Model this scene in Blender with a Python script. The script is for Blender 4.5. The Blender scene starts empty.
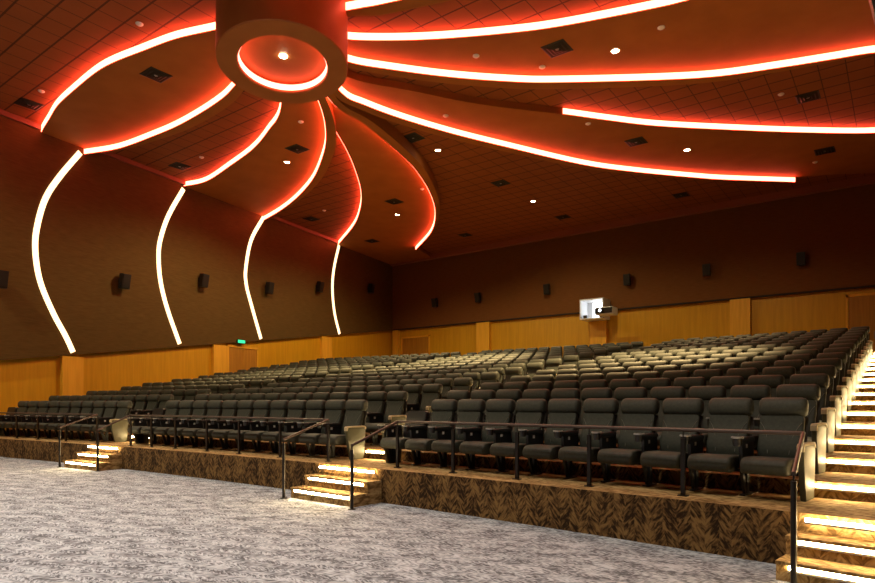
import bpy, math, random
from mathutils import Vector, Matrix
random.seed(7)
S = bpy.context.scene
C = S.collection
PI = math.pi

# ------------------------------------------------------------------ geometry helpers
class MB:
    def __init__(s):
        s.v = []; s.f = []; s.m = []
    def add(s, vs, fs, mi=0, M=None):
        b = len(s.v)
        s.v += [tuple(M @ Vector(p)) for p in vs] if M is not None else [tuple(p) for p in vs]
        for k, f in enumerate(fs):
            s.f.append(tuple(b + i for i in f)); s.m.append(mi[k] if isinstance(mi, (list, tuple)) else mi)
        return s
    def box(s, x0, x1, y0, y1, z0, z1, mi=0, M=None):
        vs = [(x0,y0,z0),(x1,y0,z0),(x1,y1,z0),(x0,y1,z0),(x0,y0,z1),(x1,y0,z1),(x1,y1,z1),(x0,y1,z1)]
        fs = [(3,2,1,0),(4,5,6,7),(0,1,5,4),(1,2,6,5),(2,3,7,6),(3,0,4,7)]
        return s.add(vs, fs, mi, M)
    def prism(s, poly, z0, z1, mi=0, M=None):
        a = sum(p[0]*q[1]-q[0]*p[1] for p, q in zip(poly, poly[1:]+poly[:1]))
        if a < 0: poly = poly[::-1]
        n = len(poly)
        vs = [(x,y,z0) for x,y in poly] + [(x,y,z1) for x,y in poly]
        fs = [tuple(range(n-1,-1,-1)), tuple(range(n,2*n))] + [(i,(i+1)%n,n+(i+1)%n,n+i) for i in range(n)]
        return s.add(vs, fs, mi, M)
    def tube(s, path, r, seg=10, mi=0, M=None):
        P = [Vector(p) for p in path]; vs = []; fs = []
        for i, p in enumerate(P):
            d = (P[min(i+1,len(P)-1)] - P[max(i-1,0)]).normalized()
            up = Vector((0,0,1)) if abs(d.z) < .95 else Vector((0,1,0))
            a = d.cross(up).normalized(); b = a.cross(d).normalized()
            for k in range(seg):
                t = 2*PI*k/seg; vs.append(p + a*r*math.cos(t) + b*r*math.sin(t))
        for i in range(len(P)-1):
            for k in range(seg):
                k2 = (k+1) % seg
                fs.append((i*seg+k, (i+1)*seg+k, (i+1)*seg+k2, i*seg+k2))
        n = (len(P)-1)*seg
        fs += [tuple(range(seg)), tuple(n+k for k in range(seg-1,-1,-1))]
        return s.add(vs, fs, mi, M)
    def lathe(s, prof, seg=32, c=(0,0,0), mi=0, close=False):
        # prof: (r,z) list
        vs = []; fs = []; n = len(prof)
        for k in range(seg):
            t = 2*PI*k/seg
            for r, z in prof: vs.append((c[0]+r*math.cos(t), c[1]+r*math.sin(t), c[2]+z))
        mis = []
        for k in range(seg):
            k2 = (k+1) % seg
            for j in range(n if close else n-1):
                j2 = (j+1) % n
                fs.append((k*n+j, k2*n+j, k2*n+j2, k*n+j2)); mis.append(mi[j] if isinstance(mi,(list,tuple)) else mi)
        return s.add(vs, fs, mis)
    def loft(s, prof, x0, x1, r, mi=0, M=None, steps=(0, .12, .4, 1.0)):
        """a closed (y,z) outline swept along x, its ends rounded off over r"""
        cy = sum(p[0] for p in prof)/len(prof); cz = sum(p[1] for p in prof)/len(prof)
        secs = []
        for q in steps:
            ins = r*(1-math.sqrt(max(0, 1-(1-q)**2)))
            secs.append((x0+q*r, ins))
        secs += [(x1-(x-x0), i) for x, i in secs[::-1]]
        vs = []; n = len(prof)
        for x, ins in secs:
            for y, z in prof:
                d = math.hypot(y-cy, z-cz); k = max(.05, 1-ins/max(d,1e-4))
                vs.append((x, cy+(y-cy)*k, cz+(z-cz)*k))
        fs = []
        for i in range(len(secs)-1):
            for j in range(n):
                j2 = (j+1) % n
                fs.append((i*n+j, i*n+j2, (i+1)*n+j2, (i+1)*n+j))
        m = (len(secs)-1)*n
        fs += [tuple(range(n-1,-1,-1)), tuple(m+j for j in range(n))]
        return s.add(vs, fs, mi, M)
    def mesh(s, name, mats, smooth=False, angle=40, zs=1):
        if zs != 1: s.v = [(x, y, z*zs) for x, y, z in s.v]
        me = bpy.data.meshes.new(name)
        me.from_pydata(s.v, [], s.f)
        for m in mats: me.materials.append(m)
        me.polygons.foreach_set('material_index', s.m)
        if smooth:
            me.polygons.foreach_set('use_smooth', [True]*len(me.polygons))
            me.set_sharp_from_angle(angle=math.radians(angle))
        me.update()
        return me
    def build(s, name, mats, parent=None, smooth=False, angle=40):
        if not isinstance(mats, (list, tuple)): mats = [mats]
        o = bpy.data.objects.new(name, s.mesh(name, mats, smooth, angle))
        C.objects.link(o)
        if parent is not None: o.parent = parent
        return o

def tag(o, label, cat, group=None, kind=None):
    if label: o['label'] = label
    if cat: o['category'] = cat
    if group: o['group'] = group
    if kind: o['kind'] = kind
    return o
def thing(name, label, cat, loc=(0,0,0), rz=0, group=None):
    o = bpy.data.objects.new(name, None); C.objects.link(o)
    o.location = loc; o.rotation_euler = (0,0,rz); o.empty_display_size = .1
    return tag(o, label, cat, group)
def struct(o):
    o['kind'] = 'structure'; return o

def spline(pts, n=8):
    P = [Vector(p) for p in pts]; P = [2*P[0]-P[1]] + P + [2*P[-1]-P[-2]]; out = []
    for i in range(1, len(P)-2):
        for k in range(n):
            t = k/n; a, b, c, d = P[i-1:i+3]
            out.append(.5*((2*b)+(c-a)*t+(2*a-5*b+4*c-d)*t*t+(3*b-a-3*c+d)*t**3))
    out.append(P[-2]); return out

# ------------------------------------------------------------------ materials
def mat(name, col, rough=.6, metal=0, spec=.5, emit=None, estr=0):
    m = bpy.data.materials.new(name); m.use_nodes = True
    b = m.node_tree.nodes['Principled BSDF']
    b.inputs['Base Color'].default_value = (*col, 1); b.inputs['Roughness'].default_value = rough
    b.inputs['Metallic'].default_value = metal; b.inputs['Specular IOR Level'].default_value = spec
    if emit:
        b.inputs['Emission Color'].default_value = (*emit, 1); b.inputs['Emission Strength'].default_value = estr
    return m
def nodes(m):
    nt = m.node_tree; return nt, nt.nodes, nt.links, nt.nodes['Principled BSDF']
def noisy(name, c1, c2, scale=8, stretch=(1,1,1), rough=.6, bump=.2, detail=6, lo=.35, hi=.65, rot=0, metal=0, spec=.5, dist=0, bscale=None):
    m = mat(name, c1, rough, metal, spec); nt, N, L, b = nodes(m)
    tc = N.new('ShaderNodeTexCoord'); mp = N.new('ShaderNodeMapping')
    mp.inputs['Scale'].default_value = stretch; mp.inputs['Rotation'].default_value = (0,0,rot)
    nz = N.new('ShaderNodeTexNoise'); nz.inputs['Scale'].default_value = scale; nz.inputs['Detail'].default_value = detail
    nz.inputs['Distortion'].default_value = dist
    cr = N.new('ShaderNodeValToRGB')
    cr.color_ramp.elements[0].position = lo; cr.color_ramp.elements[1].position = hi
    cr.color_ramp.elements[0].color = (*c1,1); cr.color_ramp.elements[1].color = (*c2,1)
    L.new(tc.outputs['Object'], mp.inputs[0]); L.new(mp.outputs[0], nz.inputs['Vector'])
    L.new(nz.outputs['Fac'], cr.inputs[0]); L.new(cr.outputs[0], b.inputs['Base Color'])
    if bump:
        bp = N.new('ShaderNodeBump'); bp.inputs['Strength'].default_value = bump; bp.inputs['Distance'].default_value = .01
        L.new(nz.outputs['Fac'], bp.inputs['Height']); L.new(bp.outputs[0], b.inputs['Normal'])
    return m

def carpet(name, dark, mid, light, scale=1.0, wall=False):
    """woven carpet with feathered, broken dark flecks lying in drifting bands"""
    m = mat(name, mid, .95, 0, .15); nt, N, L, b = nodes(m)
    tc = N.new('ShaderNodeTexCoord')
    mp = N.new('ShaderNodeMapping')
    mp.inputs['Scale'].default_value = (scale, scale, scale)
    if wall: mp.inputs['Rotation'].default_value = (PI/2, 0, 0)
    else: mp.inputs['Rotation'].default_value = (0, 0, -.25)
    L.new(tc.outputs['Object'], mp.inputs[0])
    # feathers: two slanted stretched noises, swapped in bands (a loose herringbone)
    def slant(a):
        q0 = N.new('ShaderNodeMapping'); q0.inputs['Rotation'].default_value = (0,0,a+(PI/2 if wall else 0))
        q = N.new('ShaderNodeMapping'); q.inputs['Scale'].default_value = (7.0, 22.0, 5.0)
        L.new(mp.outputs[0], q0.inputs[0]); L.new(q0.outputs[0], q.inputs[0])
        n = N.new('ShaderNodeTexNoise'); n.inputs['Scale'].default_value = 1.0; n.inputs['Detail'].default_value = 3; n.inputs['Distortion'].default_value = .6
        L.new(q.outputs[0], n.inputs['Vector']); return n
    n1, n2 = slant(.65), slant(-.65)
    band = N.new('ShaderNodeTexWave'); band.inputs['Scale'].default_value = .75; band.inputs['Distortion'].default_value = 4.0
    band.inputs['Detail'].default_value = 2; band.bands_direction = 'Y' if not wall else 'X'
    L.new(mp.outputs[0], band.inputs['Vector'])
    gt = N.new('ShaderNodeMath'); gt.operation = 'GREATER_THAN'; gt.inputs[1].default_value = .5
    L.new(band.outputs['Fac'], gt.inputs[0])
    mx = N.new('ShaderNodeMix'); mx.data_type = 'FLOAT'
    L.new(gt.outputs[0], mx.inputs[0]); L.new(n1.outputs['Fac'], mx.inputs[2]); L.new(n2.outputs['Fac'], mx.inputs[3])
    big = N.new('ShaderNodeTexNoise'); big.inputs['Scale'].default_value = 1.6; big.inputs['Detail'].default_value = 3
    bq = N.new('ShaderNodeMapping'); bq.inputs['Scale'].default_value = (1.0, 1.7, 1) if not wall else (2.2, .8, 1)
    L.new(mp.outputs[0], bq.inputs[0]); L.new(bq.outputs[0], big.inputs['Vector'])
    ad = N.new('ShaderNodeMath'); ad.operation = 'MULTIPLY_ADD'; ad.inputs[1].default_value = .55
    L.new(big.outputs['Fac'], ad.inputs[0]); L.new(mx.outputs[0], ad.inputs[2])
    cr = N.new('ShaderNodeValToRGB'); e = cr.color_ramp.elements
    e[0].position = .66; e[0].color = (*dark,1); e[1].position = .92; e[1].color = (*light,1)
    k = e.new(.77); k.color = (*mid,1)
    L.new(ad.outputs[0], cr.inputs[0]); L.new(cr.outputs[0], b.inputs['Base Color'])
    bp = N.new('ShaderNodeBump'); bp.inputs['Strength'].default_value = .5; bp.inputs['Distance'].default_value = .012
    fz = N.new('ShaderNodeTexNoise'); fz.inputs['Scale'].default_value = 180
    L.new(tc.outputs['Object'], fz.inputs['Vector'])
    sm = N.new('ShaderNodeMath'); sm.operation = 'ADD'
    L.new(fz.outputs['Fac'], sm.inputs[0]); L.new(mx.outputs[0], sm.inputs[1])
    L.new(sm.outputs[0], bp.inputs['Height']); L.new(bp.outputs[0], b.inputs['Normal'])
    return m

def tiles(name, col, line, size=.61, w=.018):
    m = mat(name, col, .75, 0, .25); nt, N, L, b = nodes(m)
    tc = N.new('ShaderNodeTexCoord'); sp = N.new('ShaderNodeSeparateXYZ'); L.new(tc.outputs['Object'], sp.inputs[0])
    outs = []
    for ax in ('X', 'Y'):
        d = N.new('ShaderNodeMath'); d.operation = 'DIVIDE'; d.inputs[1].default_value = size
        L.new(sp.outputs[ax], d.inputs[0])
        pp = N.new('ShaderNodeMath'); pp.operation = 'PINGPONG'; pp.inputs[1].default_value = .5
        L.new(d.outputs[0], pp.inputs[0])
        lt = N.new('ShaderNodeMath'); lt.operation = 'LESS_THAN'; lt.inputs[1].default_value = w/size*(1.3 if ax == 'Y' else .7)
        L.new(pp.outputs[0], lt.inputs[0]); outs.append(lt)
    mx = N.new('ShaderNodeMath'); mx.operation = 'MAXIMUM'
    L.new(outs[0].outputs[0], mx.inputs[0]); L.new(outs[1].outputs[0], mx.inputs[1])
    mix = N.new('ShaderNodeMix'); mix.data_type = 'RGBA'
    mix.inputs[6].default_value = (*col,1); mix.inputs[7].default_value = (*line,1)
    L.new(mx.outputs[0], mix.inputs[0])
    nz = N.new('ShaderNodeTexNoise'); nz.inputs['Scale'].default_value = 1.2; nz.inputs['Detail'].default_value = 3
    hs = N.new('ShaderNodeHueSaturation'); mr = N.new('ShaderNodeMapRange')
    mr.inputs[3].default_value = .85; mr.inputs[4].default_value = 1.15
    L.new(tc.outputs['Object'], nz.inputs['Vector']); L.new(nz.outputs['Fac'], mr.inputs[0]); L.new(mr.outputs[0], hs.inputs['Value'])
    L.new(mix.outputs[2], hs.inputs['Color']); L.new(hs.outputs[0], b.inputs['Base Color'])
    bp = N.new('ShaderNodeBump'); bp.inputs['Strength'].default_value = .6; bp.inputs['Distance'].default_value = .01; bp.invert = True
    L.new(mx.outputs[0], bp.inputs['Height']); L.new(bp.outputs[0], b.inputs['Normal'])
    return m

def emis(name, col, strength):
    m = bpy.data.materials.new(name); m.use_nodes = True
    nt = m.node_tree; nt.nodes.clear()
    e = nt.nodes.new('ShaderNodeEmission'); e.inputs[0].default_value = (*col,1); e.inputs[1].default_value = strength
    o = nt.nodes.new('ShaderNodeOutputMaterial'); nt.links.new(e.outputs[0], o.inputs[0])
    return m

M = {}
M['floor'] = carpet('grey_carpet', (.105,.112,.13), (.29,.32,.37), (.50,.55,.62), 1.9)
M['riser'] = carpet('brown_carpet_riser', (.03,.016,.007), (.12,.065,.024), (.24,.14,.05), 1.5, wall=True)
M['riser_lit'] = carpet('brown_carpet_riser_lit', (.15,.085,.03), (.31,.19,.075), (.46,.31,.14), 1.5, wall=True)  # lighter copy of the brown riser, glow of the step strips put into its colour
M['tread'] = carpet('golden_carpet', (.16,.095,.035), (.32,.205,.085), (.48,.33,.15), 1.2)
M['tile'] = tiles('ceiling_tile', (.29,.078,.020), (.095,.026,.008))
M['petal'] = noisy('painted_panel', (.36,.112,.022), (.41,.130,.027), 1.5, rough=.7, bump=.03, spec=.2)
M['hub'] = noisy('painted_ring', (.36,.110,.024), (.41,.13,.03), 1.5, rough=.6, bump=.03, spec=.3)
M['cornice'] = mat('cornice_paint', (.34,.09,.04), .6)
M['cornice2'] = mat('cornice_paint_dark', (.20,.065,.035), .6)
M['wallup'] = noisy('woven_brown_wall', (.085,.049,.013), (.110,.065,.018), 3, (1,1,14), .85, .25, spec=.15)
M['wallup2'] = noisy('woven_russet_wall', (.155,.062,.019), (.19,.079,.025), 3, (1,1,14), .85, .25, spec=.15)
M['wood'] = noisy('golden_wood', (.53,.275,.011), (.61,.325,.014), 2.2, (5,5,.35), .38, .04, spec=.45)
M['wood2'] = noisy('golden_wood_pilaster', (.70,.36,.03), (.80,.43,.04), 2.2, (5,5,.35), .38, .04, spec=.45)
M['door'] = noisy('door_wood', (.36,.165,.018), (.46,.215,.025), 2.4, (6,6,.4), .4, .04)
M['dark'] = mat('dark_gap', (.012,.008,.005), .8)
M['white_paint'] = mat('white_paint', (.72,.73,.74), .6)
M['screen'] = mat('screen_white', (.6,.6,.6), .7)
M['seat'] = noisy('charcoal_green_upholstery', (.033,.037,.029), (.045,.049,.038), 30, rough=.62, bump=.12, spec=.35)
M['seatb'] = noisy('charcoal_upholstery_back', (.028,.033,.026), (.039,.044,.034), 30, rough=.62, bump=.12, spec=.35)
M['shell'] = mat('seat_shell', (.035,.028,.022), .5)
M['black'] = mat('black_plastic', (.012,.012,.013), .4)
M['iron'] = mat('black_iron', (.016,.015,.015), .35, .3)
M['rim'] = mat('cup_rim', (.42,.42,.40), .3, .3)
M['plate'] = mat('number_plate', (.75,.75,.72), .5)
M['panel'] = mat('end_panel_laminate', (.06,.058,.030), .5)
M['cap'] = mat('end_panel_cap', (.42,.35,.22), .5)
M['stitch'] = mat('stitching', (.11,.11,.085), .7)
M['rail'] = mat('bronze_rail', (.075,.055,.048), .42, .35)
M['post'] = mat('dark_rail_post', (.022,.018,.016), .35, .6)
M['alu'] = mat('step_profile', (.55,.50,.42), .35, .7)
M['led'] = emis('cove_led', (1, .115, .066), 15.5)
M['led_ring'] = emis('ring_led', (1, .15, .10), 10)
M['led_wall'] = emis('wall_led', (1, .64, .32), 3.1)
M['led_step'] = emis('step_led', (1, .72, .34), 95.0)
M['lamp'] = emis('downlight_lamp', (1, .80, .50), 60)
M['cove'] = emis('amber_cove_led', (1, .55, .10), 5.0)
M['proj_glow'] = emis('projection_room_lamp', (.92,.96,1), 5)
M['exit'] = emis('exit_green', (.05, .9, .35), 1.5)
M['grille'] = mat('vent_grille', (.008,.005,.004), .5)
M['metal'] = mat('dull_metal', (.35,.33,.32), .35, .8)
M['detector'] = mat('detector_white', (.9,.85,.8), .5)

# ------------------------------------------------------------------ place: plan of the hall
def yf(x): return 7.125-.0062*(x+10.8)**2          # front edge of the seating platform
def slope(x): return -.0124*(x+10.8)
WA = Vector((-22.19, 7.29)); WB = Vector((-26.15, 30.14))
WD = (WB-WA).normalized(); WN = Vector((WD.y, -WD.x)); WL = (WB-WA).length
def wallx(y): return WA.x + WD.x/WD.y*(y-WA.y)
def onwall(u, n=0): p = WA+WD*u+WN*n; return p.x, p.y
WM = Matrix(((WD.x, WN.x, 0, WA.x), (WD.y, WN.y, 0, WA.y), (0,0,1,0), (0,0,0,1)))   # (along, out, up) -> world
ZC = 10.41; YB = 30.14; XR = .25; PITCH = .553; RISE = .172; TREAD = 1.15; P0 = .503

# floor and tiers
struct(MB().box(-24.5, 2.3, -8, 8.0, -.1, 0).build('floor', M['floor']))
t = MB(); NR = 14
for k in range(16):
    z = P0+RISE*k; y0 = lambda x: yf(x)+TREAD*k
    y1 = (lambda x: yf(x)+TREAD*(k+1)) if k < 15 else (lambda x: YB)
    xl = wallx(yf(-22)+TREAD*(k+.5)); xl = max(xl, -26.1)
    n = 28; xs = [xl+(-.80-xl)*i/n for i in range(n+1)] + [-.45, -.1, XR]
    zb = 0 if k == 0 else z-RISE
    for a, b in zip(xs, xs[1:]):
        t.add([(a,y0(a),z),(b,y0(b),z),(b,y1(b),z),(a,y1(a),z)], [(0,1,2,3)], 0)
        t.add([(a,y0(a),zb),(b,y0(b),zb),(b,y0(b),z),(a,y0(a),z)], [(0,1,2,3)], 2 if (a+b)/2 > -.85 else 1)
struct(t.build('floor_tiers', [M['tread'], M['riser'], M['riser_lit']]))

# ceiling and outer walls
struct(MB().box(-27.5, 2.5, -8, YB+.2, ZC, ZC+.2).build('ceiling', M['tile']))
U0 = -(7.29+8)/WD.y
struct(MB().box(U0, WL+.2, -.25, 0, 0, ZC+.1, M=WM).build('wall_left', M['wood']))
zt = lambda u: 2.80+.1425*u
up = [(U0, zt(-3)), (-3, zt(-3)), (WL, zt(WL)), (WL, ZC), (U0, ZC)]
vs = [tuple(WM @ Vector((u, n, z))) for n in (0, .14) for u, z in up]
struct(MB().add(vs, [(0,1,2,3,4)][::-1]+[(9,8,7,6,5)]+[(i,(i+1)%5,5+(i+1)%5,5+i) for i in range(5)]).build('wall_left', M['wallup']))
struct(MB().box(-26.6, XR+.3, YB, YB+.25, 0, ZC+.1).build('wall_back', M['wood']))
ZP = 6.07
struct(MB().box(-26.05, XR, YB-.14, YB-.001, ZP, ZC).build('wall_back', M['wallup2']))
struct(MB().box(XR, XR+.2, 4.3, YB, 0, ZC).box(2.2, 2.4, -8, 4.3, 0, ZC).box(XR+.2, 2.4, 4.3, 4.5, 0, ZC).build('wall_right', M['wallup']))
struct(MB().box(-24.5, 2.3, -8.2, -8, 0, ZC).build('wall_front', M['wallup']))
# cornices, and a painted shadow line on the back wall
struct(MB().box(-26.0, XR, YB-.42, YB-.14, ZC-.27, ZC).build('trim_1', M['cornice']))
struct(MB().box(U0, WL-.2, .14, .24, ZC-.16, ZC, M=WM).build('trim_2', M['cornice2']))
struct(MB().box(-26.0, XR, YB-.165, YB-.14, ZP, ZP+.07).build('trim_3', M['dark']))  # dark strip standing in for the shade at the upper panel's lower edge

# pilasters
n = 4
for u0, u1 in ((-4.6,-3.7), (1.85, 2.57), (8.33, 9.12), (15.79, 16.67)):
    z1 = zt((u0+u1)/2)
    struct(MB().box(u0, u1, 0, .15, 0, min(zt(u0), zt(u1))-.01, M=WM).build('trim_%d' % n, M['wood2'])); n += 1
for x0, x1 in ((-25.9,-25.49), (-19.59,-18.72), (-12.74,-11.87), (-6.18,-5.36)):
    struct(MB().box(x0, x1, YB-.24, YB, 3.0, 5.60 if x0 == -12.74 else ZP-.01).build('trim_%d' % n, M['wood2'])); n += 1

# doors
def door(name, Mx, w0, w1, z0, z1, frame_top=.1):
    d = thing(name, None, None); d['kind'] = 'structure'
    MB().box(w0, w0+.09, 0, .06, z0, z1, M=Mx).box(w1-.09, w1, 0, .06, z0, z1, M=Mx).box(w0, w1, 0, .06, z1-.1, z1, M=Mx).build('door_frame', M['wood2'], d)
    mid = (w0+w1)/2
    for a, b in ((w0+.1, mid-.008), (mid+.008, w1-.1)):
        lf = MB().box(a, b, .005, .035, z0, z1-.11, M=Mx).build('door_leaf', M['door'], d)
        hx = b-.1 if b < mid else a+.06
        MB().box(hx, hx+.03, .035, .08, z0+.95, z0+1.25, M=Mx).build('door_handle', M['metal'], lf)
door('door_1', WM, 9.20, 11.10, 1.75, 4.05)
BM = Matrix(((1,0,0,0),(0,-1,0,YB),(0,0,1,0),(0,0,0,1)))
door('door_2', BM, -25.35, -23.1, 3.08, 5.62)
door('door_3', BM, -1.88, XR-.05, 3.08, 5.86)

# exit sign over the left door
ex = thing('exit_sign', 'small glowing green exit sign above the left wall door', 'exit sign', (*onwall(9.95, 0), 4.13))
MB().box(9.66, 10.14, .14, .19, 4.14, 4.32, M=WM).build('housing', M['black'], ex).matrix_parent_inverse = Matrix.Translation(-ex.location)
pl_ = MB().box(9.69, 10.11, .19, .20, 4.165, 4.295, M=WM).build('lit_face', M['exit'], ex); pl_.matrix_parent_inverse = Matrix.Translation(-ex.location)
pl_['label'] = 'glowing green face'

# ------------------------------------------------------------------ ceiling flower
HX, HY, HR = -11.03, 9.04, 1.48
curves = dict(
S1=[(-12.88,8.58),(-13.97,8.22),(-15.18,8.0),(-16.24,7.83),(-17.09,7.79),(-18.43,7.86),(-19.85,7.98),(-21.04,8.21),(-22.2,8.45),(-22.4,8.6)],
S2=[(-14.45,10.18),(-15.72,10.44),(-17.7,10.58),(-19.32,10.52),(-21.11,10.34),(-22.6,9.85)],
S3=[(-14.8,12.03),(-16.33,12.77),(-17.89,13.36),(-19.78,13.8),(-22.01,14.22),(-23.3,14.0)],
S4=[(-13.52,12.47),(-14.78,13.82),(-16.02,14.84),(-18.02,16.18),(-20.15,17.23),(-22.06,17.95),(-24.05,18.5)],
S5=[(-13.86,12.92),(-15.33,15.27),(-16.47,16.89),(-17.84,18.62),(-19.39,20.21),(-21.59,22.05),(-25.02,24.3)],
S6=[(-13.01,12.43),(-13.21,13.9),(-13.67,15.8),(-14.33,17.86),(-15.55,20.36),(-17.03,22.62),(-18.95,24.8),(-21.75,27.09)],
S7=[(-12.4,12.21),(-12.36,13.06),(-12.05,14.39),(-11.44,16.13),(-10.66,17.9),(-9.25,20.9),(-8.05,22.68),(-6.22,24.87),(-5.32,25.8),(-3.37,27.56)],
S8=[(-11.91,11.91),(-10.96,13.61),(-9.89,15.35),(-8.25,17.36),(-7.36,18.52),(-6.25,19.86),(-4.45,21.56),(-2.53,23.25),(-0.75,24.61),(0.2,24.75)],
S9=[(-11.13,11.14),(-10.52,12.05),(-9.46,13.33),(-8.25,14.52),(-7.35,15.23),(-5.26,16.64),(-3.89,17.43),(-2.5,17.93),(-1.45,18.26),(-0.58,18.53),(0.2,19.0)],
S10=[(-10.7,10.7),(-9.91,11.35),(-8.89,12.02),(-7.57,12.74),(-6.4,13.27),(-4.4,13.92),(-3.4,14.15),(0.2,14.95)],
S11=[(-9.82,9.63),(-9.3,9.83),(-8.76,10.03),(-6,10.9),(-3,11.3),(0.2,11.5)],
S12=[(-9.5,8.3),(-8,7.9),(-6,7.5),(-3,7.0),(.2,6.7)])
for k, v in curves.items():
    a = math.atan2(v[0][1]-HY, v[0][0]-HX)
    st = (HX+HR*.9*math.cos(a), HY+HR*.9*math.sin(a))
    curves[k] = [st]+v if math.hypot(v[0][0]-st[0], v[0][1]-st[1]) > .25 else [st]+v[1:]
def offset(poly, dist):
    out = []
    for i, p in enumerate(poly):
        d = (poly[min(i+1,len(poly)-1)]-poly[max(i-1,0)]).normalized()
        nrm = Vector((-d.y, d.x))       # left of travel
        out.append(p+nrm*dist(i/(len(poly)-1)))
    return out
cs = {k: spline([Vector(p) for p in v], 6) for k, v in curves.items()}
ZPB = 10.21; ZBB = 10.01
def ribbon(path, glow_left, z0, z1, th=.022, start=0):
    """flat light strip on the upright step between two ceiling levels, facing one side"""
    path = path[start:]; sg = 1 if glow_left else -1
    O_ = offset(path, lambda q: sg*th); I_ = offset(path, lambda q: sg*.002)
    b = MB(); n = len(path); vs = []
    for i in range(n): vs += [(*O_[i], z0), (*O_[i], z1), (*I_[i], z1), (*I_[i], z0)]
    fs = []
    for i in range(n-1):
        a, c = 4*i, 4*i+4
        fs += [(a,a+1,c+1,c), (a+1,a+2,c+2,c+1), (a+2,a+3,c+3,c+2), (a+3,a,c,c+3)]
    fs += [(3,2,1,0), (4*n-4,4*n-3,4*n-2,4*n-1)]
    b.add(vs, fs); return b
def border(sgn, wmax): return lambda q: sgn*wmax*(.35+.65*math.sin(PI*min(1,q*1.15+.05)))*(1 if q < .8 else max(0.02,(1-q)/.2))
def petal(label, A, B, glow_left, closing, startA=0, wmax=.34):
    sgn = -1 if glow_left else 1
    a = cs[A]; b = cs[B]; bo = offset(b, border(sgn, wmax))
    poly = [tuple(p) for p in a] + closing + [tuple(p) for p in bo[::-1]]
    r = thing('ceiling_panel', label, 'ceiling panel', (HX, HY, ZPB), 0, 'petal shaped ceiling panels around the ring')
    inv = Matrix.Translation((-HX,-HY,-ZPB))
    o1 = MB().prism(poly, ZPB, ZC-.003).build('panel_face', M['petal'], r); o1.matrix_parent_inverse = inv
    o4 = MB().prism([tuple(p) for p in b] + [tuple(p) for p in bo[::-1]], ZBB, ZPB+.001).build('border', M['petal'], r); o4.matrix_parent_inverse = inv
    o2 = ribbon(a, glow_left, ZPB+.02, ZC-.02, start=startA).build('light_strip', M['led'], r, True, 30); o2.matrix_parent_inverse = inv
    o3 = ribbon(b, glow_left, ZBB+.02, ZPB-.02).build('light_strip', M['led'], r, True, 30); o3.matrix_parent_inverse = inv
    o2['label'] = 'red glowing strip along one edge'; o3['label'] = 'red glowing strip along the bordered edge'
    return r
petal('brown petal ceiling panel with glowing red edges, leftmost and nearest the left wall front', 'S1', 'S2', True, [])
petal('brown petal ceiling panel with glowing edges and a downlight, second from the left', 'S3', 'S4', True, [])
petal('narrow curved petal ceiling panel swinging to the far left room corner', 'S5', 'S6', True, [(-26.05, YB-.45), (-22.7, YB-.45), (-22.3, 28.4)])
petal('long petal ceiling panel reaching over the right block towards the back wall', 'S8', 'S7', False, [(XR-.02, 29.6), (-2.0, 28.2)], startA=24)
petal('broad petal ceiling panel with one downlight, sweeping to the upper right', 'S10', 'S9', False, [])
petal('petal ceiling panel barely in view beside the top of the round ring', 'S12', 'S11', False, [])

ha = math.atan2(HY, HX)
hub = thing('ceiling_ring', 'big round red ceiling ring drum at the centre of the petals', 'ceiling ring', (HX, HY, 8.95), ha)
def oval(mb):                       # the ring is a slightly oval drum
    mb.v = [(x*1.17, y*.955, z) for x, y, z in mb.v]; return mb
oval(MB().lathe([(HR,1.45),(HR,0.02),(HR-.02,0),(1.03,0),(1.01,.02),(1.01,.25)], 96)).build('drum', M['hub'], hub, True, 35)
oval(MB().lathe([(.001,.25),(1.01,.25)], 96)).build('recess_disc', M['hub'], hub)
oval(MB().lathe([(1.005,.06),(.985,.06),(.985,.19),(1.005,.19)], 96)).build('light_strip', M['led_ring'], hub, True, 35)
MB().lathe([(.001,-.012),(.05,-.012),(.075,-.01),(.085,.0),(.085,.012)], 24, (0,0,.235)).build('lamp', [M['lamp']], hub, True)

# wall light strips
W = [('first', [(2.55,10.02),(1.85,8.98),(1.38,8.11),(1.12,7.15),(1.06,6.36),(1.21,5.41),(1.62,4.46),(2.05,3.71),(2.30,3.20)]),
     ('second', [(6.84,10.1),(6.14,8.88),(5.77,7.91),(5.66,7.19),(5.75,6.19),(6.07,5.15),(6.65,3.85)]),
     ('third', [(11.41,10.2),(10.59,8.92),(10.25,7.56),(10.28,6.84),(10.56,6.06),(11.22,4.47)]),
     ('fourth', [(17.31,10.2),(16.85,8.84),(16.71,7.7),(16.9,6.42),(17.36,5.3)])]
wl = ['nearest the front', 'left of the exit sign', 'above the left door', 'nearest the far left corner']
for (nm, pts), where, du in zip(W, wl, (.10,.08,.05,.03)):
    P = spline([Vector((p[0]-du, p[1])) for p in pts], 6); Lp = offset(P, lambda q: .088); Rp = offset(P, lambda q: -.088)
    b = MB(); n = len(P); vs = []
    for i in range(n):
        for q, dn in ((Lp[i], .142), (Lp[i], .165), (Rp[i], .165), (Rp[i], .142)): vs.append(tuple(WM @ Vector((q.x, dn, q.y))))
    fs = []
    for i in range(n-1):
        a, c = 4*i, 4*i+4; fs += [(a,a+1,c+1,c),(a+1,a+2,c+2,c+1),(a+2,a+3,c+3,c+2)]
    b.add(vs, fs)
    o = b.build('wall_light', M['led_wall'], None, True, 30)
    tag(o, 'curved glowing white light strip on the left wall, %s' % where, 'wall light', 'curved light strips on the left wall')

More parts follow.
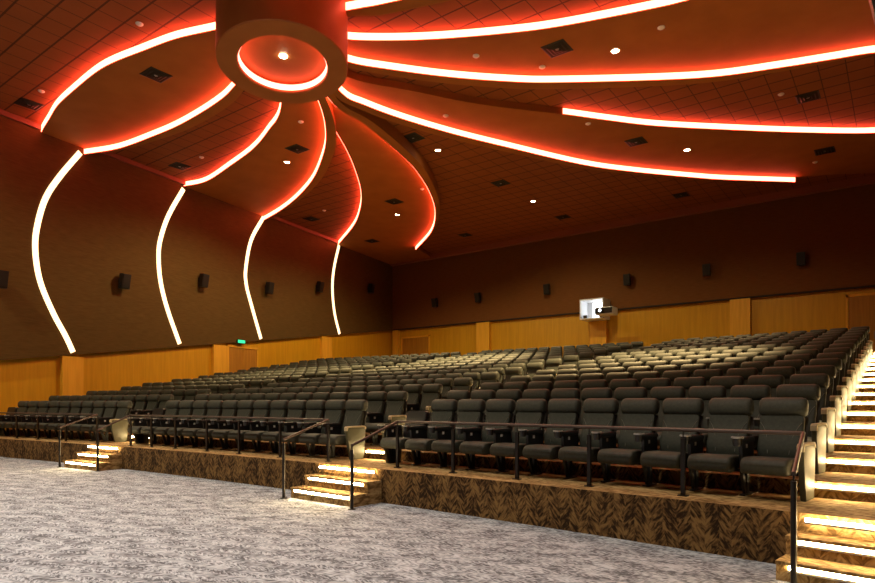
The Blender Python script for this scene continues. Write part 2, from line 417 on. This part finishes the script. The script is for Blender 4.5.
# ------------------------------------------------------------------ downlights, vents, detectors
def downlight(x, y, z, where, power, ang=100, col=(1,.69,.31), spill=0):
    d = thing('downlight', 'small round bright downlight ' + where, 'downlight', (x, y, z), 0, 'ceiling downlights')
    MB().lathe([(.12,-.002),(.12,-.014),(.10,-.02),(.092,-.012)], 24).build('bezel', M['metal'], d, True)
    MB().lathe([(.001,-.018),(.06,-.018),(.09,-.012)], 24).build('lamp', M['lamp'], d, True)
    l = bpy.data.lights.new('downlight_beam', 'SPOT'); l.energy = power; l.color = col
    l.spot_size = math.radians(ang); l.spot_blend = .7; l.shadow_soft_size = .05
    lo = bpy.data.objects.new('downlight_beam', l); C.objects.link(lo); lo.parent = d; lo.location = (0,0,-.04)
    if spill:
        l = bpy.data.lights.new('downlight_spill', 'SPOT'); l.energy = spill; l.color = (1,.80,.42)
        l.spot_size = math.radians(156); l.spot_blend = .5; l.shadow_soft_size = .05
        lo = bpy.data.objects.new('downlight_spill', l); C.objects.link(lo); lo.parent = d; lo.location = (0,0,-.05)
    return d
downlight(-17.88, 14.82, ZPB, 'on the second petal panel over the left block', 8500, ang=60, spill=1600)
downlight(-18.80, 22.02, ZPB, 'on the narrow petal panel towards the far left corner', 3000, ang=60, spill=1100)
downlight(-13.16, 17.63, ZC, 'on the ceiling tiles just right of the narrow petal', 20000, ang=60, spill=0)
downlight(-13.12, 24.60, ZC, 'on the ceiling tiles towards the back wall', 1800, ang=60, spill=620)
downlight(-5.72, 14.99, ZPB, 'on the broad petal panel at the upper right', 18000, ang=60, spill=350)
downlight(-5.98, 22.35, ZPB, 'on the long petal panel over the right block', 1800, ang=60, spill=520)
l = bpy.data.lights.new('ring_beam', 'SPOT'); l.energy = 700; l.color = (1,.8,.52); l.spot_size = math.radians(90); l.spot_blend = .7; l.shadow_soft_size = .05
lo = bpy.data.objects.new('ring_beam', l); C.objects.link(lo); lo.location = (HX, HY, 9.14)
# house lights over the front carpet (the ceiling above the photographer)
for x, y, w in ((-19.5, 2.5, 'far left'), (-15, 2.5, 'left'), (-10.5, 2.5, 'middle'), (-6, 2.5, 'right'), (-1.8, 2.8, 'nearest the right wall')):
    downlight(x, y, ZC, 'over the front carpet, %s of the front line' % w, 1100, ang=95, col=(1,.88,.74), spill=1300 if x < -15 else 200)
for x, w in ((-15, 'left'), (-10.5, 'middle'), (-6, 'right'), (-2, 'far right')):
    downlight(x, -1.5, ZC, 'above the screen end, %s' % w, 1100, ang=95, col=(1,.88,.74))

vents = [(-15.91,8.8,0,'on the leftmost petal panel'),(-20.9,7.61,1,'on the tiles beside the front left wall'),(-21.83,13.0,1,'on the tiles between the two left petals'),
 (-16.67,14.26,0,'beside the downlight on the second petal'),(-23.0,20.56,1,'on the tiles above the fourth wall strip'),(-17.67,20.5,0,'on the narrow petal beside its downlight'),
 (-22.94,24.8,0,'on the narrow petal at the far left corner'),(-13.21,16.3,1,'on the tiles right of the narrow petal'),(-13.1,21.8,1,'on the tiles between two bare downlights'),
 (-18.67,27.42,1,'on the tiles near the back left corner'),(-7.16,20.64,0,'on the long petal beside its downlight'),(-13.1,27.58,1,'on the tiles near the middle of the back wall'),
 (-7.66,27.69,1,'on the tiles near the back wall right part'),(-2.19,25.3,0,'on the far right of the long petal'),(-2.24,21.03,1,'on the tiles at the right between two lit strips'),(-6.83,14.05,0,'on the broad petal beside its downlight')]
for x, y, tl, w in vents:
    z = ZC if tl else ZPB
    v = thing('air_vent', 'dark square air vent ' + w, 'air vent', (x, y, z), 0, 'square ceiling air vents')
    fr = MB()
    for a, b_ in ((.30,.26),(.20,.17),(.11,.08)):
        zz = -.012 - (.30-a)*.15
        vs = [(-a,-a,zz),(a,-a,zz),(a,a,zz),(-a,a,zz),(-b_,-b_,zz-.012),(b_,-b_,zz-.012),(b_,b_,zz-.012),(-b_,b_,zz-.012)]
        fr.add(vs, [(0,4,5,1),(1,5,6,2),(2,6,7,3),(3,7,4,0)])
    fr.build('louvre', M['rim'] if False else M['grille'], v)
    MB().box(-.30,.30,-.30,.30,-.010,0).build('backing', M['dark'], v)
    MB().lathe([(.001,-.03),(.04,-.03),(.05,-.012)], 16).build('core', M['metal'], v, True)
dots = [(-14.39,7.55,1),(-19.74,7.5,1),(-12.57,7.6,1),(-8.6,13.12,0),(-7.51,14.58,0),(-11.13,15.3,0),(-4.51,14.7,0),(-2.84,20.36,1),(-2.57,26.26,0),(-7.89,18.4,0),(-21.5,20.0,1),(-15.72,19.98,0),(-14.97,12.95,0),(-20.4,13.0,1)]
dl = ['on the tiles left of the ring','on the tiles beside the left wall vent','on the tiles touching the ring at left','on the broad petal near the ring','on the broad petal beside its vent','on the long petal near the ring','on the broad petal far right','on the tiles beside the far right vent','on the long petal near the back right','in the middle of the long petal','on the tiles left of the narrow petal','on the narrow petal near its lit edge','on the second petal close to the ring','on the tiles beside the vent between left petals']
for (x, y, tl), w in zip(dots, dl):
    z = ZC if tl else ZPB
    o = MB().lathe([(.085,0),(.085,-.015),(.06,-.035),(.03,-.05),(.001,-.052)], 20).build('smoke_detector', M['detector'], None, True)
    o.location = (x, y, z); tag(o, 'tiny round pale smoke detector ' + w, 'smoke detector', 'ceiling smoke detectors')

# ------------------------------------------------------------------ loudspeakers
def speaker(Mx, label, s=.85):
    e = thing('wall_speaker', label, 'speaker', group='black wall loudspeakers'); e.matrix_world = Mx
    b = MB(); w0, w1, h, d = .19*s, .15*s, .32*s, .27*s
    vs = [(-w1,.10,-h),(w1,.10,-h),(w0,.10+d,-h+.02),(-w0,.10+d,-h+.02),(-w1,.10,h),(w1,.10,h),(w0,.10+d+.03,h),(-w0,.10+d+.03,h)]
    b.add(vs, [(3,2,1,0),(4,5,6,7),(0,1,5,4),(1,2,6,5),(3,0,4,7),(2,3,7,6)]); b.build('cabinet', M['black'], e)
    g = MB(); k = w0-.02
    g.add([(-k,.105+d,-h+.05),(k,.105+d,-h+.05),(k,.13+d,h-.03),(-k,.13+d,h-.03),(-k,.12+d,-h+.05),(k,.12+d,-h+.05),(k,.145+d,h-.03),(-k,.145+d,h-.03)],
          [(4,7,6,5),(0,4,5,1),(1,5,6,2),(2,6,7,3),(3,7,4,0)]); g.build('grille', M['grille'], e)
    MB().box(-.03,.03,-.13 if s > 1 else 0,.12,-.04,.04).box(-.07,.07,-.004,.02,-.09,.09).build('bracket', M['iron'], e)
    return e
lsp = [(.11,5.25,'at the left edge, nearest the front'),(4.26,5.90,'between first and second light strips'),(7.89,6.56,'just right of the second light strip'),(11.81,6.90,'just right of the third light strip'),
       (15.62,7.58,'just left of the fourth light strip'),(20.52,8.30,'right of the fourth strip by the corner')]
for u, z, w in lsp:
    x, y = onwall(u-.30, .14)
    speaker(Matrix.Translation((x,y,z)) @ Matrix(((WD.x, WN.x,0,0),(WD.y,WN.y,0,0),(0,0,1,0),(0,0,0,1))) @ Matrix.Rotation(math.radians(-8),4,'X'), 'black box speaker on the left wall, ' + w)
for i, (x, w) in enumerate(((-22.46,'nearest the left corner'),(-19.39,'second from the left corner'),(-15.05,'third from the left corner'),(-10.75,'just right of the projector box'),(-7.11,'fifth from the left corner'),(-3.41,'nearest the right door'))):
    speaker(Matrix.Translation((x,YB-.14,7.5)) @ Matrix(((1,0,0,0),(0,-1,0,0),(0,0,1,0),(0,0,0,1))) @ Matrix.Rotation(math.radians(-8),4,'X'), 'black box speaker on the back wall, ' + w)
for y, z, w in ((7.5,5.62,'nearest the front'),(11.3,6.15,'second from the front'),(15.0,6.85,'third from the front')):
    speaker(Matrix.Translation((XR-.13,y,z)) @ Matrix(((0,-1,0,0),(-1,0,0,0),(0,0,1,0),(0,0,0,1))) @ Matrix.Rotation(math.radians(-8),4,'X'), 'black box speaker on the right wall, ' + w, 1.02)

# ------------------------------------------------------------------ projector and its lit housing
pb = thing('projection_box', 'white open projection box glowing on the back wall', 'projection box', (-12.1, 30.0, 5.6))
inv = Matrix.Translation((12.1,-30.0,-5.6))
x0, x1, y0, y1, z0, z1 = -12.92, -11.70, 29.1, YB-.141, 5.62, 6.62
o = MB().box(x0,x0+.05,y0,y1,z0,z1).box(x1-.05,x1,y0,y1,z0,z1).box(x0+.05,x1-.05,y0,y1,z1-.05,z1).box(x0+.05,x1-.05,y0,y1,z0,z0+.05).box(x0+.05,x1-.05,y1-.04,y1,z0+.05,z1-.05).build('housing', M['white_paint'], pb); o.matrix_parent_inverse = inv
o = MB().box(x0+.35,x1-.08,y1-.07,y1-.045,z0+.1,z1-.1).build('light_panel', M['proj_glow'], pb); o.matrix_parent_inverse = inv
o = MB().box(x0+.14,x0+.34,y0+.1,y0+.32,z0+.05,z0+.22).build('junction_box', M['black'], pb); o.matrix_parent_inverse = inv
pj = thing('projector', 'grey white projector jutting out beside the glowing box', 'projector', (-11.32, 28.555, 5.66))
MB().loft([(-.35,.0),(.35,.0),(.38,.06),(.38,.30),(.3,.36),(-.3,.36),(-.38,.30),(-.38,.06)], -.42, .42, .05).build('body', M['white_paint'], pj, True)
MB().box(-.42,.42,-.40,-.381,.05,.31).build('front_panel', M['iron'], pj)
a = MB().tube([(-.12,-.41,.18),(-.12,-.52,.18)], .10, 20).build('lens', M['black'], pj, True)
MB().tube([(-.12,-.521,.18),(-.12,-.53,.18)], .07, 20).build('lens_glass', M['proj_glow'], a, True)
MB().box(-.41,-.36,.1,.55,-.04,0).build('support_arm', M['metal'], pj)

# ------------------------------------------------------------------ stairs in front of the platform
def front_stairs(x0, x1, label):
    xm = (x0+x1)/2; yb = yf(xm)
    r = thing('carpeted_steps', label, 'steps', (xm, yb, 0), math.atan(slope(xm)), 'carpeted steps up to the seating')
    hw = (x1-x0)/2; h = P0/3
    for k, d in ((0,.56),(1,.28)):
        MB().box(-hw+.0, hw, -d, .12, h*k, h*(k+1)-.028, 1).box(-hw, hw, -d-.02, .12, h*(k+1)-.028, h*(k+1), 0).build('step', [M['tread'], M['riser_lit']], r)
    for k, d in ((0,.56),(1,.28),(2,0)):
        yy = -d-.004 if k < 2 else -.06
        zt_ = h*(k+1)-.03
        o = MB().box(-hw+.10, hw-.10 if x1 < 0 else hw, yy-.014, yy, zt_-.032, zt_-.002).build('light_strip', M['led_step'], r)
        MB().box(-hw+.09, hw-.09 if x1 < 0 else hw, yy-.012, yy+.004, zt_-.055, zt_-.038).build('metal_nosing', M['alu'], o)
    return r
front_stairs(-15.66, -14.20, 'lit carpeted steps between the left and middle seat blocks')
front_stairs(-7.73, -6.28, 'lit carpeted steps between the middle and right seat blocks')
front_stairs(-.80, XR, 'lit carpeted steps at the right edge beside the right block')
ords = ['first','second','third','fourth','fifth','sixth','seventh','eighth','ninth','tenth','eleventh','twelfth','thirteenth','fourteenth','fifteenth','sixteenth','seventeenth']
for nm, a, b, kk in (('right aisle', -.74, XR-.01, 15), ('middle aisle', -7.72, -6.98, 10), ('left aisle', -15.86, -14.98, 8)):
    for k in range(1, kk+1):
        xm = (a+b)/2; w = (b-a)/2
        o = thing('step_light', 'glowing light strip under the %s riser up the %s' % (ords[k-1], nm), 'step light', (xm, yf(xm)+TREAD*k, P0+RISE*k-.03), math.atan(slope(xm)), 'glowing strips on the aisle risers')
        MB().box(-w, w, -.026, -.008, -.032, -.002).build('diffuser', M['led_step'], o)
        MB().box(-w, w, -.024, -.004, -.056, -.038).build('metal_nosing', M['alu'], o)

# ------------------------------------------------------------------ rails
def rail(label, path_flat, front_l=None, front_r=None, bare_end=False):
    """posts along the platform edge, a round top rail, and sloping stair handrails down to floor posts"""
    r = thing('guard_rail', label, 'railing', (path_flat[0], yf(path_flat[0])+.28, P0))
    inv = Matrix.Translation(-Vector(r.location))
    ZR = 1.21
    xs = [path_flat[0]+(path_flat[-1]-path_flat[0])*i/24 for i in range(25)]
    P = [(x, yf(x)+.28, ZR) for x in xs]
    if front_l: P = [(front_l[0], front_l[1], .90)] + P
    if front_r: P = P + [(front_r[0], front_r[1], .92)]
    o = MB().tube(P, .020, 12).build('top_rail', M['rail'], r, True, 60); o.matrix_parent_inverse = inv
    for x in (path_flat[:-1] if bare_end else path_flat):
        y = yf(x)+.28; a = math.atan(slope(x)); R = Matrix.Translation((x,y,0)) @ Matrix.Rotation(a,4,'Z')
        o = MB().box(-.022,.022,-.016,.016,P0,ZR-.09,M=R).box(-.05,.05,-.035,.035,P0,P0+.012,M=R).tube([(0,0,ZR-.1),(0,0,ZR-.015)], .007, 8, M=R).build('post', M['post'], r); o.matrix_parent_inverse = inv
    for q, zz in ((front_l,.90),(front_r,.92)):
        if q:
            o = MB().tube([(q[0],q[1],0),(q[0],q[1],zz-.06)], .024, 14).tube([(q[0],q[1],zz-.07),(q[0],q[1],zz-.01)], .008, 8).lathe([(.001,.012),(.055,.012),(.055,0)], 20, (q[0],q[1],0)).build('stair_post', M['post'], r, True, 40); o.matrix_parent_inverse = inv
rail('dark metal guard rail in front of the right block with two stair handrails', [-6.20,-5.11,-4.03,-3.0,-1.89,-.76], (-6.21,6.30), (-.72,5.82), True)
rail('dark metal guard rail in front of the middle block with two stair handrails', [-14.36,-13.5,-12.57,-11.43,-10.35,-9.1,-7.80], (-14.12,6.48), (-7.80,6.40))
rail('dark metal guard rail in front of the left block ending at the stairs', [-21.9,-20.9,-19.8,-18.69,-17.3,-15.82], None, (-15.72,6.36))

# ------------------------------------------------------------------ cinema seats
def ellipse(cy, cz, ry, rz, tilt, n=16, pw=1.0):
    out = []
    for i in range(n):
        t = 2*PI*i/n; a = math.copysign(abs(math.cos(t))**pw, math.cos(t))*ry; b = math.copysign(abs(math.sin(t))**pw, math.sin(t))*rz
        out.append((cy+a*math.cos(tilt)+b*math.sin(tilt), cz-a*math.sin(tilt)+b*math.cos(tilt)))
    return out
W2 = .236
ZS = .935
def m_head(): return MB().loft(ellipse(.380, 1.012, .090, .116, .20, 20, .86), -W2, W2, .055)
def m_back():
    fr = [(.20,.40),(.185,.47),(.195,.55),(.225,.64),(.262,.74),(.295,.83),(.315,.92)]
    bk = [(.385,.92),(.365,.80),(.33,.66),(.295,.52),(.27,.40)]
    b = MB().loft(fr+bk, -.215, .215, .04)
    return b
def m_stitch(sg):
    pts = []
    for i in range(10):
        q = i/9; z = .48+.36*q
        pts.append((sg*(.105+.015*q+.085*q**3), .178+.305*max(0, z-.47), z))
    return MB().tube(pts, .0035, 5)
def m_cush():
    prof = [(-.33,.415),(-.35,.375),(-.345,.32),(-.31,.285),(-.24,.275),(.0,.30),(.20,.315),(.24,.34),(.24,.43),(.18,.445),(.0,.46),(-.22,.465),(-.295,.45)]
    return MB().loft(prof, -.222, .222, .035)
def m_shell():
    return MB().add([(-.23,.30,.36),(.23,.30,.36),(.24,.405,.90),(-.24,.405,.90),(-.22,.325,.36),(.22,.325,.36),(.225,.425,.88),(-.225,.425,.88)],
                    [(3,2,1,0),(4,5,6,7),(0,1,5,4),(1,2,6,5),(2,3,7,6),(3,0,4,7)])
def m_arm():
    b = MB().loft([(-.20,.60),(-.22,.62),(-.215,.65),(-.18,.665),(.10,.675),(.22,.67),(.25,.64),(.22,.61),(0,.60)], -.312, -.242, .02)
    b.add([(-.295,-.10,.30),(-.259,-.10,.30),(-.259,.26,.30),(-.295,.26,.30),(-.295,-.14,.605),(-.259,-.14,.605),(-.259,.24,.605),(-.295,.24,.605)],
          [(3,2,1,0),(4,5,6,7),(0,1,5,4),(1,2,6,5),(2,3,7,6),(3,0,4,7)])
    return b
def m_cup():
    return MB().lathe([(.001,.58),(.044,.58),(.052,.665),(.062,.668),(.062,.686),(.046,.686),(.040,.61),(.001,.605)], 18, (-.266,-.255,0), mi=[1,1,0,0,0,1,1])
def m_plate(): return MB().box(-.2585,-.2545,-.02,.025,.545,.59)
def m_leg():
    return (MB().box(-.297,-.257,.02,.09,.0,.31).box(-.305,-.249,-.08,.20,.0,.018)
            .add([(-.293,-.12,.31),(-.263,-.12,.31),(-.263,-.06,.31),(-.293,-.06,.31),(-.293,-.02,.02),(-.263,-.02,.02),(-.263,.04,.02),(-.293,.04,.02)],
                 [(3,2,1,0),(4,5,6,7),(0,1,5,4),(1,2,6,5),(2,3,7,6),(3,0,4,7)])
            .tube([(-.27,.10,.27),(.22,.10,.27)], .02, 8))
def m_end(x):
    prof = [(-.06,.0),(.24,.0),(.28,.30),(.29,.56),(.25,.60),(-.12,.60),(-.16,.56),(-.13,.28)]
    return MB().loft(prof, x-.028, x+.028, .012)
def m_cap(x):
    return MB().loft([(-.175,.54),(-.175,.60),(-.15,.625),(.26,.63),(.305,.60),(.305,.56),(.29,.56),(.26,.603),(-.14,.60),(-.155,.54)], x-.034, x+.034, .008)
mh = m_head().mesh('headrest', [M['seat']], True, 50, zs=ZS); mb_ = m_back().mesh('backrest', [M['seatb']], True, 50, zs=ZS)
ms = [m_stitch(q).mesh('seam', [M['stitch']], True, zs=ZS) for q in (-1, 1)]; mc = m_cush().mesh('seat_cushion', [M['seat']], True, 50, zs=ZS)
msh = m_shell().mesh('back_shell', [M['shell']], zs=ZS); ma = m_arm().mesh('armrest', [M['black']], True, 40, zs=ZS)
mcu = m_cup().mesh('cup_holder', [M['rim'], M['black']], True, 40, zs=ZS); mpl = m_plate().mesh('number_plate', [M['plate']], zs=ZS); ml = m_leg().mesh('pedestal', [M['iron']], zs=ZS)
mel = m_end(-.325).mesh('end_panel', [M['panel']], True, 40, zs=ZS); mer = m_end(.30).mesh('end_panel', [M['panel']], True, 40, zs=ZS)
mcl = m_cap(-.325).mesh('end_cap', [M['cap']], True, 40, zs=ZS); mcr = m_cap(.30).mesh('end_cap', [M['cap']], True, 40, zs=ZS)
mbb = m_back().mesh('backrest', [M['black']], True, 50, zs=ZS); mcb = m_cush().mesh('seat_cushion', [M['black']], True, 50, zs=ZS)

def obj(name, me, parent):
    o = bpy.data.objects.new(name, me); C.objects.link(o); o.parent = parent; return o
def seat_root(kind):
    r = bpy.data.objects.new('cinema_chair', None); C.objects.link(r); r.empty_display_size = .1
    if kind == 'bare':
        o = obj('backrest', mbb, r); o['label'] = 'black backrest without headrest'; obj('seat_cushion', mc, r)
    else:
        obj('headrest', mh, r); b = obj('backrest', mb_, r); [obj('seam', q, b) for q in ms]; obj('seat_cushion', mc, r)
    obj('back_shell', msh, r)
    a = obj('armrest', ma, r); obj('cup_holder', mcu, a); p = obj('number_plate', mpl, a); p['label'] = 'small white number plate'
    obj('pedestal', ml, r)
    if kind in ('left', 'bare'):
        e = obj('end_panel', mel, r); obj('end_cap', mcl, e)
    if kind == 'right':
        e = obj('end_panel', mer, r); e['label'] = 'beige end panel facing the aisle'; obj('end_cap', mcr, e)
    return r
def copy_tree(o, parent=None):
    c = o.copy(); C.objects.link(c); c.parent = parent
    for ch in [q for q in KIDS.get(o.name, [])]: copy_tree(ch, c)
    return c
protos = {k: seat_root(k) for k in ('plain', 'left', 'right', 'bare')}
KIDS = {}
for o in C.objects:
    if o.parent: KIDS.setdefault(o.parent.name, []).append(o)
used = set()

F, TH = 623.86, .6419
def px(x, y):
    cr = x*math.cos(TH)+y*math.sin(TH); cf = -x*math.sin(TH)+y*math.cos(TH); return cr/cf*F, cf
seats = []
for r in range(NR):
    fr = yf(-22)+TREAD*r+1.0
    nA = int((-15.92 - wallx(fr) - .22)/.56)
    if r == 0: nA = 11
    blocks = [('left', -15.92, nA, .560), ('middle', -7.76, 13, .549), ('right', -.83, 11, .542)]
    for bn, xr, n, PITCH in blocks:
        for i in range(n):                      # i counts from the right end of the block
            x = xr-PITCH*(i+.5)
            y = yf(x)+TREAD*r+.80
            kind = 'plain'
            if i == n-1: kind = 'bare' if r == 0 else 'left'
            if i == 0: kind = 'right'
            sx, cf = px(x, y)
            if abs(sx) > 437.5+25: continue
            seats.append((cf, r, bn, i, n, x, y, kind))
seats.sort(key=lambda s: s[0])
stairs_of = {'left': 'the left steps', 'middle': 'the middle steps', 'right': 'the right stairs'}
far = MB()
parts_far = [(mh,0),(mb_,0),(mc,0),(msh,1),(ma,2),(ml,2)]
for idx, (cf, r, bn, i, n, x, y, kind) in enumerate(seats):
    loc = (x, y, P0+RISE*r); rz = math.atan(slope(x)) + random.uniform(-.012,.012)
    if idx < 300:
        if kind in used: o = copy_tree(protos[kind])
        else: o = protos[kind]; used.add(kind)
        o.location = loc; o.rotation_euler = (0,0,rz)
        row = 'front' if r == 0 else ords[r]
        pos = 'end seat beside' if i == 0 else ords[i]+' seat from'
        if kind == 'bare': lb = 'black cinema seat without headrest at the left end of the front row, %s block' % bn
        else: lb = 'grey cinema seat, %s row of the %s block, %s %s' % (row, bn, pos, stairs_of[bn])
        tag(o, lb, 'cinema seat', 'grey cinema seats, %s row of the %s block' % (row, bn))
    else:
        R = Matrix.Translation(loc) @ Matrix.Rotation(rz, 4, 'Z')
        lst = list(parts_far)
        if kind == 'right': lst += [(mer,3),(mcr,4)]
        if kind == 'left': lst += [(mel,3)]
        for me, mi in lst: far.add([v.co for v in me.vertices], [tuple(p.vertices) for p in me.polygons], mi, R)
o = far.build('distant_seating', [M['seat'], M['shell'], M['black'], M['panel'], M['cap']], None, True, 50)
tag(o, 'rows of grey cinema seats far back and towards the left wall', 'cinema seats', kind='stuff')
print('SEATS', len(seats), len(far.v))

# ------------------------------------------------------------------ camera, world, view
w = bpy.data.worlds.new('World'); S.world = w; w.use_nodes = True
w.node_tree.nodes['Background'].inputs[0].default_value = (0,0,0,1)
cam = bpy.data.cameras.new('camera'); co = bpy.data.objects.new('camera', cam); C.objects.link(co); S.camera = co
co.location = (0,0,1.5); co.rotation_euler = (PI/2, 0, TH)
cam.sensor_fit = 'HORIZONTAL'; cam.sensor_width = 36; cam.lens = 36*F/875
cam.shift_y = (402.7-291.5)/875
cam.clip_start = .05; cam.clip_end = 200
vs_ = S.view_settings; S.display_settings.display_device = 'sRGB'
vs_.view_transform = 'Standard'; vs_.look = 'None'; vs_.gamma = 1; vs_.exposure = 0; vs_.use_curve_mapping = False
S.cycles.use_denoising = True; S.cycles.max_bounces = 6; S.cycles.sample_clamp_indirect = 6
S.cycles.caustics_reflective = False; S.cycles.caustics_refractive = False
